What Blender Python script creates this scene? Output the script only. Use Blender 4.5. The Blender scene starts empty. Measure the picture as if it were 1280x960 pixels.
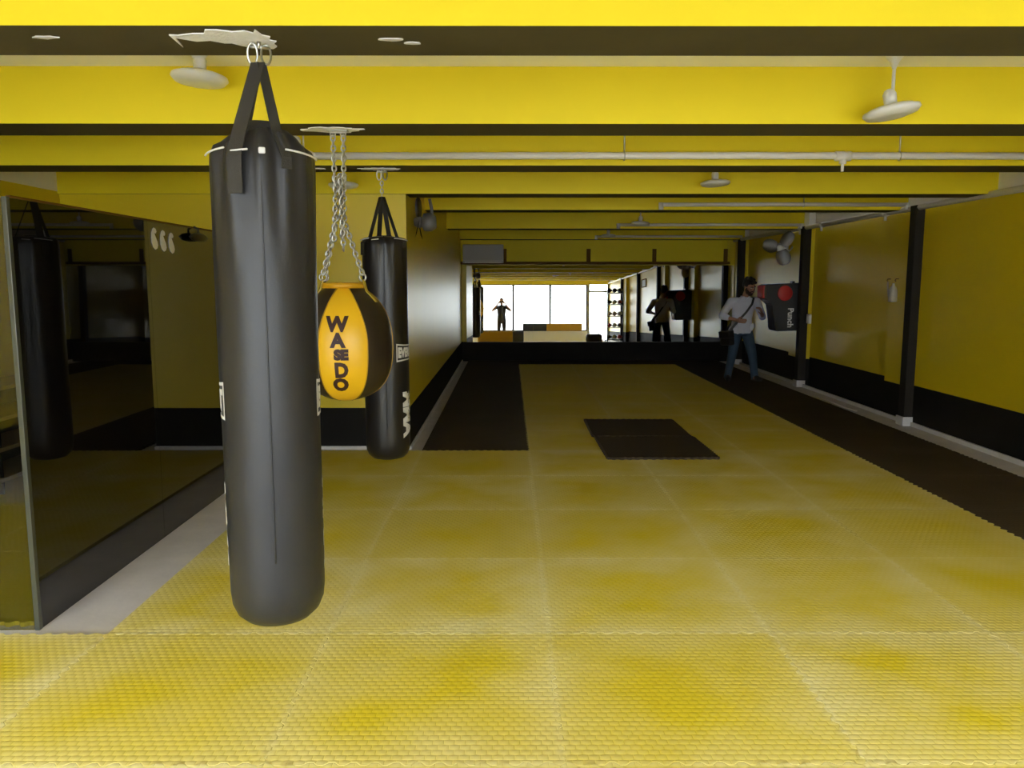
import bpy, bmesh, math, random
from mathutils import Vector, Matrix, noise
random.seed(7)
PI = math.pi
R = math.radians
SC = bpy.context.scene
COL = SC.collection

# ------------------------------------------------------------------ materials
def mat(name, col, rough=0.5, metal=0.0, spec=0.5, var=0.0, vscale=3.0, bump=0.0, bscale=60.0, coat=0.0, ior=None):
    m = bpy.data.materials.new(name); m.use_nodes = True
    nt = m.node_tree; b = nt.nodes['Principled BSDF']
    b.inputs['Base Color'].default_value = (*col, 1)
    b.inputs['Roughness'].default_value = rough
    b.inputs['Metallic'].default_value = metal
    b.inputs['Specular IOR Level'].default_value = spec
    if ior: b.inputs['IOR'].default_value = ior
    if coat: b.inputs['Coat Weight'].default_value = coat
    if var or bump:
        tc = nt.nodes.new('ShaderNodeTexCoord')
    if var:
        n = nt.nodes.new('ShaderNodeTexNoise'); n.inputs['Scale'].default_value = vscale; n.inputs['Detail'].default_value = 5
        nt.links.new(tc.outputs['Object'], n.inputs['Vector'])
        mx = nt.nodes.new('ShaderNodeMix'); mx.data_type = 'RGBA'
        mx.inputs[6].default_value = (*[max(0, c*(1-var)) for c in col], 1)
        mx.inputs[7].default_value = (*[min(1, c*(1+var)) for c in col], 1)
        nt.links.new(n.outputs['Fac'], mx.inputs[0])
        nt.links.new(mx.outputs[2], b.inputs['Base Color'])
    if bump:
        n2 = nt.nodes.new('ShaderNodeTexNoise'); n2.inputs['Scale'].default_value = bscale; n2.inputs['Detail'].default_value = 4
        nt.links.new(tc.outputs['Object'], n2.inputs['Vector'])
        bp = nt.nodes.new('ShaderNodeBump'); bp.inputs['Strength'].default_value = bump; bp.inputs['Distance'].default_value = 0.01
        nt.links.new(n2.outputs['Fac'], bp.inputs['Height'])
        nt.links.new(bp.outputs['Normal'], b.inputs['Normal'])
    return m

def mat_mat(name, base, worn, wear_and_falloff=0.55, rough=0.5):
    """EVA foam: raised woven grain, dust rubbed in along the joints."""
    m = bpy.data.materials.new(name); m.use_nodes = True
    nt = m.node_tree; L = nt.links.new; N = nt.nodes.new
    b = nt.nodes['Principled BSDF']; b.inputs['Roughness'].default_value = rough
    b.inputs['Specular IOR Level'].default_value = 0.08
    tc = N('ShaderNodeTexCoord'); sp = N('ShaderNodeSeparateXYZ'); L(tc.outputs['Object'], sp.inputs[0])
    def math_(op, a, c=None):
        n = N('ShaderNodeMath'); n.operation = op
        for i, v in enumerate((a, c)):
            if v is None: continue
            if isinstance(v, (int, float)): n.inputs[i].default_value = v
            else: L(v, n.inputs[i])
        return n.outputs[0]
    px, py = 0.038, 0.030
    row = math_('FLOOR', math_('DIVIDE', sp.outputs['Y'], py))
    half = math_('MULTIPLY', row, 0.5)
    u = math_('ADD', math_('DIVIDE', sp.outputs['X'], px), half)
    su = math_('ABSOLUTE', math_('SINE', math_('MULTIPLY', u, PI)))
    sv = math_('ABSOLUTE', math_('SINE', math_('MULTIPLY', sp.outputs['Y'], PI/py)))
    h = math_('POWER', math_('MULTIPLY', su, sv), 0.6)
    bp = N('ShaderNodeBump'); bp.inputs['Strength'].default_value = 0.42; bp.inputs['Distance'].default_value = 0.0045
    L(h, bp.inputs['Height']); L(bp.outputs['Normal'], b.inputs['Normal'])
    # dust: strongest near the joints
    ax = math_('ABSOLUTE', sp.outputs['X']); ay = math_('ABSOLUTE', sp.outputs['Y'])
    e = math_('MAXIMUM', ax, ay)
    mr = N('ShaderNodeMapRange'); mr.inputs['From Min'].default_value = 0.24; mr.inputs['From Max'].default_value = 0.52
    L(e, mr.inputs['Value'])
    ns = N('ShaderNodeTexNoise'); ns.inputs['Scale'].default_value = 2.6; ns.inputs['Detail'].default_value = 6
    geo = N('ShaderNodeNewGeometry'); L(geo.outputs['Position'], ns.inputs['Vector'])
    n2 = N('ShaderNodeMapRange'); n2.inputs['From Min'].default_value = 0.35; n2.inputs['From Max'].default_value = 0.7
    L(ns.outputs['Fac'], n2.inputs['Value'])
    sm = N('ShaderNodeMapRange'); sm.inputs['From Min'].default_value = 0.478; sm.inputs['From Max'].default_value = 0.498
    L(e, sm.inputs['Value'])
    w = math_('MULTIPLY', math_('ADD', math_('MULTIPLY', mr.outputs[0], 0.58), math_('MULTIPLY', n2.outputs[0], 0.6)), wear_and_falloff)
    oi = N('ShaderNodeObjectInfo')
    at = N('ShaderNodeAttribute'); at.attribute_type = 'OBJECT'; at.attribute_name = 'wear_and_falloff'
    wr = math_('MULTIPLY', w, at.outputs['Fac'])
    wr = math_('ADD', wr, math_('MULTIPLY', math_('SUBTRACT', h, 0.5), 0.16))
    wr = math_('ADD', wr, math_('MULTIPLY', sm.outputs[0], 0.15))
    cl = N('ShaderNodeClamp'); L(wr, cl.inputs[0])
    mx = N('ShaderNodeMix'); mx.data_type = 'RGBA'
    mx.inputs[6].default_value = (*base, 1); mx.inputs[7].default_value = (*worn, 1)
    L(cl.outputs[0], mx.inputs[0]); L(mx.outputs[2], b.inputs['Base Color'])
    return m

def mat_glass(name, tint=(.95, .97, .97, 1)):
    m = bpy.data.materials.new(name); m.use_nodes = True
    nt = m.node_tree; nt.nodes.clear()
    o = nt.nodes.new('ShaderNodeOutputMaterial'); t = nt.nodes.new('ShaderNodeBsdfTransparent')
    t.inputs[0].default_value = tint
    g = nt.nodes.new('ShaderNodeBsdfGlossy'); g.inputs['Roughness'].default_value = 0.0
    f = nt.nodes.new('ShaderNodeFresnel'); f.inputs[0].default_value = 1.45
    s = nt.nodes.new('ShaderNodeMixShader')
    nt.links.new(f.outputs[0], s.inputs[0]); nt.links.new(t.outputs[0], s.inputs[1]); nt.links.new(g.outputs[0], s.inputs[2])
    nt.links.new(s.outputs[0], o.inputs[0])
    return m

def mat_mirror(name, col=(.88, .9, .89), wav=0.0):
    m = mat(name, col, 0.0, 1.0)
    if wav:
        nt = m.node_tree; b = nt.nodes['Principled BSDF']
        tc = nt.nodes.new('ShaderNodeTexCoord'); n = nt.nodes.new('ShaderNodeTexNoise')
        n.inputs['Scale'].default_value = 0.9; n.inputs['Detail'].default_value = 0
        nt.links.new(tc.outputs['Object'], n.inputs['Vector'])
        bp = nt.nodes.new('ShaderNodeBump'); bp.inputs['Strength'].default_value = 1.0; bp.inputs['Distance'].default_value = wav
        nt.links.new(n.outputs['Fac'], bp.inputs['Height']); nt.links.new(bp.outputs['Normal'], b.inputs['Normal'])
    return m

YEL = (0.74, 0.56, 0.010)
M_yel = mat('yellow_wall_paint', YEL, 0.37, spec=0.42, var=0.05, vscale=1.5, bump=0.05, bscale=8)
M_beam = mat('yellow_beam_paint', (0.78, 0.62, 0.012), 0.55, spec=0.25, var=0.04, vscale=2)
M_blk = mat('black_wall_paint', (0.014, 0.0125, 0.011), 0.7, spec=0.12, var=0.3, vscale=4)
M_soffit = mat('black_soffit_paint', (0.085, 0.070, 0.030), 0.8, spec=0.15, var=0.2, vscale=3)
M_white = mat('white_ceiling_paint', (0.90, 0.88, 0.85), 0.7, var=0.03)
M_skirt = mat('pale_skirting', (0.64, 0.61, 0.60), 0.6, var=0.2, vscale=6)
M_conc = mat('bare_floor_screed', (0.68, 0.63, 0.62), 0.7, var=0.18, vscale=5, bump=0.15, bscale=30)
M_plaster = mat('torn_plaster', (0.95, 0.93, 0.92), 0.9, var=0.12, vscale=30, bump=0.8, bscale=40)
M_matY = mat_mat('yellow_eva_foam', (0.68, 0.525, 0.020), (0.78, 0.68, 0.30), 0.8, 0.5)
M_matB = mat_mat('black_eva_foam', (0.050, 0.036, 0.024), (0.09, 0.07, 0.05), 0.5, 0.62)
M_vinyl = mat('black_vinyl', (0.021, 0.021, 0.024), 0.42, spec=0.5, var=0.25, vscale=6, bump=0.12, bscale=25)
M_vinyl2 = mat('black_vinyl_glossy', (0.014, 0.012, 0.012), 0.33, spec=0.5, bump=0.08, bscale=14)
M_web = mat('black_webbing', (0.030, 0.027, 0.022), 0.7, bump=0.3, bscale=300)
M_pipW = mat('white_piping', (0.75, 0.75, 0.75), 0.5)
M_ink = mat('white_print', (0.78, 0.76, 0.74), 0.5)
M_steel = mat('galvanised_steel', (0.55, 0.54, 0.51), 0.3, 1.0, var=0.15, vscale=40)
M_yvin = mat('yellow_vinyl', (0.86, 0.50, 0.012), 0.35, var=0.06, vscale=8, bump=0.05, bscale=20)
M_bvin = mat('brown_black_vinyl', (0.022, 0.014, 0.010), 0.4, bump=0.05, bscale=20)
M_dkink = mat('maroon_black_print', (0.035, 0.008, 0.008), 0.55)
M_plas = mat('white_plastic', (0.74, 0.73, 0.70), 0.35)
M_pipe = mat('white_pvc_pipe', (0.72, 0.68, 0.62), 0.4)
M_blkpl = mat('black_plastic', (0.012, 0.011, 0.011), 0.4)
M_darkglass = mat('black_mirror_glass', (0.0045, 0.0038, 0.0035), 0.015, spec=0.5, ior=1.65)
M_edge = mat('glass_edge', (0.06, 0.065, 0.05), 0.25)
M_smoke = mat_glass('smoked_glass', (.72, .73, .68, 1))
M_mirror = mat_mirror('silver_mirror', col=(.80, .81, .79))
M_glass = mat_glass('window_glass')
M_frame = mat('grey_aluminium', (0.30, 0.31, 0.33), 0.4, 0.3)
M_dframe = mat('dark_aluminium', (0.05, 0.05, 0.055), 0.4, 0.3)
M_brown = mat('brown_trim', (0.14, 0.07, 0.010), 0.75, spec=0.15)
M_post = mat('black_pier_paint', (0.028, 0.024, 0.020), 0.7, spec=0.15, var=0.2)
M_greyb = mat('pale_grey_box', (0.42, 0.40, 0.37), 0.5)
M_red = mat('red_vinyl', (0.55, 0.025, 0.02), 0.45)
M_wood = mat('pale_wood', (0.50, 0.38, 0.24), 0.5, var=0.2, vscale=12)
M_skin = mat('skin', (0.36, 0.18, 0.115), 0.5, var=0.08, vscale=20)
M_shirt = mat('pale_lilac_shirt', (0.60, 0.59, 0.67), 0.8, var=0.06, vscale=30, bump=0.3, bscale=10)
M_jean = mat('blue_denim', (0.035, 0.062, 0.095), 0.85, var=0.35, vscale=6, bump=0.3, bscale=12)
M_hair = mat('dark_hair', (0.010, 0.007, 0.005), 0.6, bump=0.6, bscale=90)
M_beard = mat('dark_brown_beard', (0.035, 0.014, 0.008), 0.7, bump=0.6, bscale=120)
M_leather = mat('dark_leather', (0.014, 0.010, 0.009), 0.5)
M_tee = mat('dark_tee', (0.03, 0.035, 0.05), 0.85)
M_eyew = mat('eye_white', (0.7, 0.68, 0.65), 0.3)
M_lip = mat('lips', (0.28, 0.10, 0.08), 0.5)
M_scrn = mat('phone_glass', (0.01, 0.01, 0.012), 0.1)
M_ground = mat('outdoor_paving', (0.20, 0.195, 0.19), 0.9, var=0.1, vscale=1)

# ------------------------------------------------------------------ helpers
def link_mesh(name, bm, m, parent=None, smooth=False, autosharp=None):
    me = bpy.data.meshes.new(name)
    bmesh.ops.recalc_face_normals(bm, faces=bm.faces)
    bm.to_mesh(me); bm.free()
    for mm in (m if isinstance(m, (list, tuple)) else [m]): me.materials.append(mm)
    if smooth:
        for p in me.polygons: p.use_smooth = True
    o = bpy.data.objects.new(name, me); COL.objects.link(o)
    if parent: o.parent = parent
    if smooth and autosharp:
        me.set_sharp_from_angle(angle=R(autosharp))
    return o

def tag(o, label=None, cat=None, group=None, kind=None):
    if label: o['label'] = label
    if cat: o['category'] = cat
    if group: o['group'] = group
    if kind: o['kind'] = kind
    return o

def empty(name, loc, label, cat, rz=0, group=None):
    o = bpy.data.objects.new(name, None); COL.objects.link(o)
    o.location = loc; o.rotation_euler = (0, 0, rz); o.empty_display_size = 0.1
    return tag(o, label, cat, group)

def copy_tree(o, parent=None):
    c = o.copy(); COL.objects.link(c)
    if parent is not None: c.parent = parent
    for ch in list(o.children): copy_tree(ch, c)
    return c

def box(bm, c, s, rot=None, bev=0.0, mi=0):
    r = bmesh.ops.create_cube(bm, size=1.0)
    vs = r['verts']
    M = Matrix.Translation(c) @ (rot.to_4x4() if rot else Matrix.Identity(4)) @ Matrix.Diagonal((*s, 1))
    bmesh.ops.transform(bm, matrix=M, verts=vs)
    fs = {f for v in vs for f in v.link_faces}
    for f in fs: f.material_index = mi
    if bev:
        es = {e for v in vs for e in v.link_edges}
        bmesh.ops.bevel(bm, geom=list(es), offset=bev, segments=2, affect='EDGES', profile=0.5)

def bx(bm, x0, x1, y0, y1, z0, z1, bev=0.0, mi=0):
    box(bm, ((x0+x1)/2, (y0+y1)/2, (z0+z1)/2), (abs(x1-x0), abs(y1-y0), abs(z1-z0)), None, bev, mi)

def frame_of(d):
    d = d.normalized()
    a = Vector((0, 0, 1)) if abs(d.z) < 0.9 else Vector((1, 0, 0))
    x = d.cross(a).normalized(); y = d.cross(x).normalized()
    return x, y

def tube(bm, pts, r, seg=10, cap=True, mi=0, closed=False):
    pts = [Vector(p) for p in pts]; n = len(pts)
    rs = r if isinstance(r, (list, tuple)) else [r]*n
    rings = []; px = None
    for i, p in enumerate(pts):
        if closed: d = pts[(i+1) % n]-pts[i-1]
        else: d = pts[min(i+1, n-1)]-pts[max(i-1, 0)]
        if px is None: x, y = frame_of(d)
        else:
            d.normalize(); x = (px - d*px.dot(d)).normalized(); y = d.cross(x).normalized()
        px = x
        rings.append([bm.verts.new(p + (x*math.cos(2*PI*k/seg)+y*math.sin(2*PI*k/seg))*rs[i]) for k in range(seg)])
    m = n if closed else n-1
    for i in range(m):
        A, B = rings[i], rings[(i+1) % n]
        for k in range(seg):
            f = bm.faces.new((A[k], A[(k+1) % seg], B[(k+1) % seg], B[k])); f.material_index = mi
    if cap and not closed:
        for q in (rings[0], rings[-1]):
            try: bm.faces.new(q).material_index = mi
            except ValueError: pass

def lathe(bm, prof, seg=48, cx=0, cy=0, mi=0, cap=True, fn=None):
    """prof: (r, z) pairs; fn(angle, r, z) -> (r, z) tweak; mi may be a function of angle."""
    rings = []
    for r, z in prof:
        ring = []
        for k in range(seg):
            a = 2*PI*k/seg
            rr, zz = fn(a, r, z) if fn else (r, z)
            ring.append(bm.verts.new((cx+rr*math.sin(a), cy-rr*math.cos(a), zz)))   # angle 0 faces -Y, +90 faces +X
        rings.append(ring)
    for i in range(len(rings)-1):
        for k in range(seg):
            f = bm.faces.new((rings[i][k], rings[i][(k+1) % seg], rings[i+1][(k+1) % seg], rings[i+1][k]))
            f.material_index = mi((k+0.5)*2*PI/seg) if callable(mi) else mi
    if cap:
        for q in (rings[0], rings[-1]):
            f = bm.faces.new(q)
            f.material_index = mi(0) if callable(mi) else mi
    return rings

def prism(bm, pts, y0, y1, mi=0, axis='y'):
    """polygon in (u, v) extruded along an axis."""
    def P(u, v, t):
        return {'y': (u, t, v), 'z': (u, v, t), 'x': (t, u, v)}[axis]
    a = [bm.verts.new(P(u, v, y0)) for u, v in pts]; b = [bm.verts.new(P(u, v, y1)) for u, v in pts]
    n = len(pts)
    fs = [bm.faces.new(a), bm.faces.new(list(reversed(b)))]
    for i in range(n): fs.append(bm.faces.new((a[i], a[(i+1) % n], b[(i+1) % n], b[i])))
    for f in fs: f.material_index = mi
    return fs

def ellipsoid(bm, c, r, rot=None, u=20, v=14):
    res = bmesh.ops.create_uvsphere(bm, u_segments=u, v_segments=v, radius=1.0)
    M = Matrix.Translation(c) @ (rot.to_4x4() if rot else Matrix.Identity(4)) @ Matrix.Diagonal((*r, 1))
    bmesh.ops.transform(bm, matrix=M, verts=res['verts'])

def text_bm(s, size, bold=0.0, sx=1.0, cuts=2, spacing=1.0):
    """letters as a fine flat mesh centred on the origin in the XY plane -> list of triangles."""
    cu = bpy.data.curves.new('lettering', 'FONT'); cu.body = s; cu.size = size; cu.offset = bold
    cu.align_x = 'CENTER'; cu.align_y = 'CENTER'; cu.space_character = spacing; cu.resolution_u = 3
    ob = bpy.data.objects.new('lettering', cu); COL.objects.link(ob)
    dg = bpy.context.evaluated_depsgraph_get(); dg.update()
    me = ob.evaluated_get(dg).to_mesh()
    bm = bmesh.new(); bm.from_mesh(me)
    ob.evaluated_get(dg).to_mesh_clear()
    bpy.data.objects.remove(ob); bpy.data.curves.remove(cu)
    bmesh.ops.triangulate(bm, faces=bm.faces)
    xs = [v.co.x for v in bm.verts]; ys = [v.co.y for v in bm.verts]
    cx, cy = (min(xs)+max(xs))/2, (min(ys)+max(ys))/2
    for v in bm.verts: v.co.x = (v.co.x-cx)*sx; v.co.y -= cy
    if cuts: bmesh.ops.subdivide_edges(bm, edges=[e for e in bm.edges if e.calc_length() > size*0.15], cuts=cuts, use_grid_fill=False)
    bmesh.ops.triangulate(bm, faces=bm.faces)
    return bm

def add_flat(bm, x0, x1, y0, y1, nx=8, ny=2):
    g = [[bm.verts.new((x0+(x1-x0)*i/nx, y0+(y1-y0)*j/ny, 0)) for i in range(nx+1)] for j in range(ny+1)]
    for j in range(ny):
        for i in range(nx): bm.faces.new((g[j][i], g[j][i+1], g[j+1][i+1], g[j+1][i]))

def wrap(bm, a0, z0, rad, lift=0.0015, turn=0.0):
    """wraps flat lettering round a vertical surface of revolution rad(z) at angle a0; turn rotates it in its plane."""
    for v in bm.verts:
        x, y = v.co.x, v.co.y
        if turn: x, y = x*math.cos(turn)-y*math.sin(turn), x*math.sin(turn)+y*math.cos(turn)
        z = z0+y; r = rad(z)+lift; a = a0 + x/max(rad(z0), .05)
        v.co = Vector((r*math.sin(a), -r*math.cos(a), z))

# ------------------------------------------------------------------ dimensions
HC = 1.62                        # camera height
XR, XL, XM, XG = 4.55, -4.20, -0.97, -2.20   # right wall, left wall, corridor wall, glass partition
YB, YE, YF = 16.30, 7.64, -1.30  # back wall, alcove end wall, window front
TH = .022
ZS, ZC = 2.43, 2.715              # beam soffit, ceiling
PX, PY, GX, GY = 1.01, 1.00, 0.18, 3.49     # mat pitch and origin

def struct(name, bm, m, label=None, parent=None, smooth=False):
    o = link_mesh(name, bm, m, parent, smooth)
    if not parent: o['kind'] = 'structure'
    if label: o['label'] = label
    return o

# floor
bm = bmesh.new(); bx(bm, XL-.3, XR+.4, YF-.2, YB+.3, -.12, 0); struct('floor', bm, M_conc, 'bare grey screed floor under the foam mats')
# ceiling
bm = bmesh.new(); bx(bm, XL-.3, XR+.4, YF-.2, YB+.3, ZC, ZC+.15); struct('ceiling', bm, M_white, 'cream ceiling slab between the beams')
# right wall: piers and recessed panels, yellow over a black band; white above the beams' undersides
posts = (2.3, 5.7, 8.98, 12.35, 15.75)
bm = bmesh.new()
bays = []
for i, py in enumerate(posts):
    bays.append((py+.65, (posts[i+1] if i+1 < len(posts) else YB+.3), py))
def wall_seg(y0, y1, x0, zb):
    bx(bm, x0, XR+.35, y0, y1, 0, zb, mi=1)
    bx(bm, x0, XR+.35, y0, y1, zb, ZS+.02, mi=0)
    bx(bm, x0, XR+.35, y0, y1, ZS+.02, ZC, mi=2)
wall_seg(YF-.2, 2.3, XR, .42)
for i, py in enumerate(posts):
    nxt = posts[i+1] if i+1 < len(posts) else YB+.3
    if i in (1, 4) : wall_seg(py, nxt, XR, .46)
    else:
        wall_seg(py, min(py+.65, nxt), XR, .43); wall_seg(min(py+.65, nxt), nxt, XR+.10, .46)
struct('wall_right', bm, [M_yel, M_blk, M_white], 'yellow right wall with a black band along its foot')
bm = bmesh.new()
for py in (2.3,): pass
# skirting along the right wall, wrapped round each pier
bm = bmesh.new()
bx(bm, XR-.025, XR+.0, YF, YB, 0, .045)
struct('baseboard_right', bm, M_skirt)
for i, py in enumerate(posts):
    bm = bmesh.new(); bx(bm, XR-.095, XR+.02, py-.07, py+.07, .10, ZS+.02, mi=0); bx(bm, XR-.11, XR+.02, py-.085, py+.085, 0, .10, mi=1)
    struct('pillar', bm, [M_post, M_skirt], 'narrow black pier on the right wall with a pale foot')
# back wall: black foot, yellow
bm = bmesh.new()
bx(bm, XM-.3, XR+.35, YB, YB+.3, 0, .40, mi=1); bx(bm, XM-.3, XR+.35, YB, YB+.3, .40, ZC, mi=0)
struct('wall_back', bm, [M_yel, M_blk], 'back wall behind the big mirror')
# corridor block: its front is the alcove end wall, its right side the corridor wall
bm = bmesh.new()
bx(bm, XL-.3, XM, YE, YB+.3, 0, .41, mi=1); bx(bm, XL-.3, XM, YE, YB+.3, .41, ZC, mi=0)
struct('wall_middle', bm, [M_yel, M_blk], 'yellow end wall and corridor side wall with black foot')
bm = bmesh.new(); bx(bm, XL, XM+.012, YE-.015, YE, 0, .035); bx(bm, XM, XM+.015, YE, YB, 0, .035); struct('baseboard_middle', bm, M_skirt)
# left wall
bm = bmesh.new()
bx(bm, XL-.3, XL, YF-.2, YE, 0, .41, mi=1); bx(bm, XL-.3, XL, YF-.2, YE, .41, ZS+.02, mi=0); bx(bm, XL-.3, XL, YF-.2, YE, ZS+.02, ZC, mi=2)
struct('wall_left', bm, [M_yel, M_blk, M_white], 'yellow left wall behind the glass partition')
# beams
beams = [(1.02, None), (2.68, None), (4.28, None), (5.78, None), (YE-.03, None), (9.30, XM), (12.55, XM), (15.70, XM)]
beam_objs = []
for i, (y, x0) in enumerate(beams):
    bm = bmesh.new()
    xa = XL if x0 is None else XM
    bx(bm, xa, XR, y, y+.34, ZS, ZC+.01)
    bm.faces.ensure_lookup_table()
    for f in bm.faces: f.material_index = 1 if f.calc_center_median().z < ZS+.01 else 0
    b = link_mesh('ceiling_beam', bm, [M_beam, M_soffit]); b['kind'] = 'structure'
    b['label'] = 'yellow ceiling beam with a black underside'
    beam_objs.append(b)

def patch(parent, pts, m, name='plaster_patch'):
    bm = bmesh.new()
    prism(bm, pts, ZS-.004, ZS+.002, axis='z')
    return link_mesh(name, bm, m, parent)
def ragged(cx, cy, w, h, n=34, seed=1):
    rnd = random.Random(seed); out = []
    for k in range(n):
        a = 2*PI*k/n
        s = .72+.38*rnd.random()
        out.append((cx+math.cos(a)*w/2*s, cy+math.sin(a)*h/2*s))
    return out
P1 = [(-1.30,2.79),(-1.27,2.90),(-1.18,2.86),(-1.10,2.87),(-1.04,2.84),(-1.00,2.84),(-.96,2.81),(-.90,2.78),(-.86,2.77),(-.80,2.775),(-.77,2.80),(-.775,2.83),(-.745,2.86),(-.78,2.875),
      (-.755,2.91),(-.79,2.93),(-.80,2.985),(-.825,2.95),(-.86,2.975),(-.93,2.965),(-1.00,2.985),(-1.06,2.985),(-1.09,2.945),(-1.15,2.945),(-1.24,2.925),(-1.285,2.93)]
patch(beam_objs[1], [(-.79+(x+.745)*.62, 5.72-y-.02) for x, y in P1], M_plaster)
patch(beam_objs[2], ragged(-.95, 4.44, .34, .16, seed=4), M_plaster)
patch(beam_objs[3], ragged(-.95, 5.95, .30, .13, seed=5), M_plaster)
patch(beam_objs[3], ragged(-1.38, 5.93, .10, .06, n=14, seed=8), M_plaster)
for k, (sx, sy, s) in enumerate(((-.40, 2.82, .08), (-.33, 2.86, .06), (-1.55, 2.80, .09))):
    patch(beam_objs[1], ragged(sx, sy, s, .03, n=12, seed=20+k), M_skirt, 'scuff')

# ------------------------------------------------------------------ window front behind the camera
bm = bmesh.new(); bx(bm, XL-.3, XR+.35, YF-.2, YF, 2.38, ZC, mi=0)
bx(bm, XL-.3, 3.62, YF-.2, YF, 0, .42, mi=1)
struct('wall_front', bm, [M_yel, M_white], 'street front with a low sill wall under the windows')
wins = [(-4.3, -2.7), (-2.7, -1.1), (-1.1, .5), (.5, 2.06), (2.06, 3.62)]
for i, (a, b) in enumerate(wins):
    bm = bmesh.new(); w = .045
    for (x0, x1, z0, z1) in ((a, a+w, .42, 2.38), (b-w, b, .42, 2.38), (a+w, b-w, .42, .42+w), (a+w, b-w, 2.38-w, 2.38), (a+w, b-w, 2.12, 2.135)):
        bx(bm, x0, x1, YF-.13, YF-.08, z0, z1)
    f = link_mesh('window_%d' % (i+1), bm, M_dframe); f['kind'] = 'structure'; f['label'] = 'tall thin-framed front window'
    bm = bmesh.new(); bx(bm, a+w, b-w, YF-.11, YF-.104, .42+w, 2.38-w); link_mesh('pane', bm, M_glass, f)
bm = bmesh.new()
for (x0, x1, z0, z1) in ((3.62, 3.72, 0, 2.38), (4.47, 4.55, 0, 2.38), (3.72, 4.47, 2.05, 2.12), (3.72, 4.47, 0, .04)):
    bx(bm, x0, x1, YF-.14, YF-.06, z0, z1)
d = link_mesh('door_1', bm, M_frame); d['kind'] = 'structure'; d['label'] = 'grey framed glass street door'
bm = bmesh.new(); bx(bm, 3.72, 4.47, YF-.11, YF-.10, .04, 2.05); bx(bm, 3.72, 4.47, YF-.11, YF-.10, 2.12, 2.38); link_mesh('pane', bm, M_glass, d)
bm = bmesh.new(); tube(bm, [(3.85, YF-.05, .95), (3.85, YF-.02, .95), (3.85, YF-.02, 1.25), (3.85, YF-.05, 1.25)], .012); link_mesh('door_handle', bm, M_steel, d)
# banded foam barriers under the window
def barrier(name, x0, xm, x1, y0, y1, z0, z1, ma, mb, label):
    t = empty(name, (0, 0, 0), label, 'barrier')
    for (a, b, m) in ((x0, xm, ma), (xm, x1, mb)):
        bm = bmesh.new(); bx(bm, a+.002, b-.002, y0, y1, z0, z1, bev=.015); link_mesh('pad', bm, m, t)
    return t
M_bY = mat('barrier_yellow', (0.42, 0.23, 0.012), 0.6); M_bB = mat('barrier_black', (0.03, 0.03, 0.032), 0.55)
barrier('barrier_block', -.95, .42, .85, .95, 1.15, 0, .45, M_bY, M_bB, 'low yellow and black barrier block on the floor near the entrance')
barrier('window_pad', .9, 1.9, 3.4, YF+.002, YF+.12, .43, .74, M_bB, M_bY, 'black and yellow padded band along the sill below the windows')
# outdoor ground
bm = bmesh.new(); bx(bm, -40, 40, -60, YF-.2, -.14, -.02); o = struct('ground_outside', bm, M_ground, 'pale paved street outside the windows')

# ------------------------------------------------------------------ dark glass partition
t = empty('glass_partition', (XG, 5.5, 0), 'waist-to-head black mirrored glass partition standing along the left of the mats', 'partition')
t['label'] = 'tall black mirrored glass partition standing along the left of the mats'
ya, yb = 3.60, YE-.002
for k in range(3):
    a = ya+(yb-ya)*k/3; b = ya+(yb-ya)*(k+1)/3
    bm = bmesh.new(); bx(bm, XG-.012-XG, 0, a-5.5+.001, b-5.5-.001, 0.002, 1.985)
    link_mesh('glass_panel', bm, M_darkglass, t)
bm = bmesh.new(); bx(bm, -.022, .002, ya-5.5-.028, ya-5.5-.0005, 0, 1.99, bev=.003); link_mesh('edge_post', bm, M_edge, t)
bm = bmesh.new(); bx(bm, XL+.03-XG, -.024, ya-5.5-.026, ya-5.5-.016, .002, 1.985); link_mesh('smoked_side_panel', bm, M_smoke, t)
bm = bmesh.new(); bx(bm, -.018, .006, ya-5.5, yb-5.5, 1.987, 1.997); link_mesh('top_rail', bm, M_brown, t)
# three white decals near its top
bmx = bmesh.new()
drop = [(0,.075),(.014,.068),(.020,.050),(.014,.036),(.004,.040),(.003,.030),(.012,.008),(.024,-.022),(.028,-.048),(.020,-.070),(.004,-.078),(-.014,-.062),(-.024,-.030),(-.026,.005),(-.022,.040),(-.012,.066)]
prism(bmx, [(u*1.6, v*.87) for u, v in drop], 0.0, .003, axis='x')
dec = link_mesh('wall_decal', bmx, M_ink)
tag(dec, 'white drop-shaped decal on the dark glass, leftmost of three', 'decal', 'drop-shaped decals on the dark glass')
dec.location = (XG+.001, 5.03, 1.885)
for k, (yy, lab) in enumerate(((5.155, 'middle of three'), (5.28, 'rightmost of three, nearest the heavy bag'))):
    c = dec.copy(); COL.objects.link(c); c.location = (XG+.001, yy, 1.885-.008*(k+1)); c['label'] = 'white drop-shaped decal on the dark glass, ' + lab
# dark thing clipped to the glass top
t = empty('clip_fan', (XG+.035, 5.66, 1.925), 'dark flat object hung at the glass top, half hidden behind the near bag', 'fan')
bm = bmesh.new(); lathe(bm, [(.02, -.03), (.11, -.024), (.16, 0), (.11, .02), (.03, .03)], 28, fn=lambda a, r, z: (r*(1 if abs(math.sin(a)) < .01 else 1), z))
for v in bm.verts: v.co.x *= .17
link_mesh('shade', bm, M_blkpl, t, smooth=True)
bm = bmesh.new(); tube(bm, [(0, 0, .02), (0, 0, .055), (-.031, 0, .072)], .008, 8); link_mesh('bracket', bm, M_blkpl, t)

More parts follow.
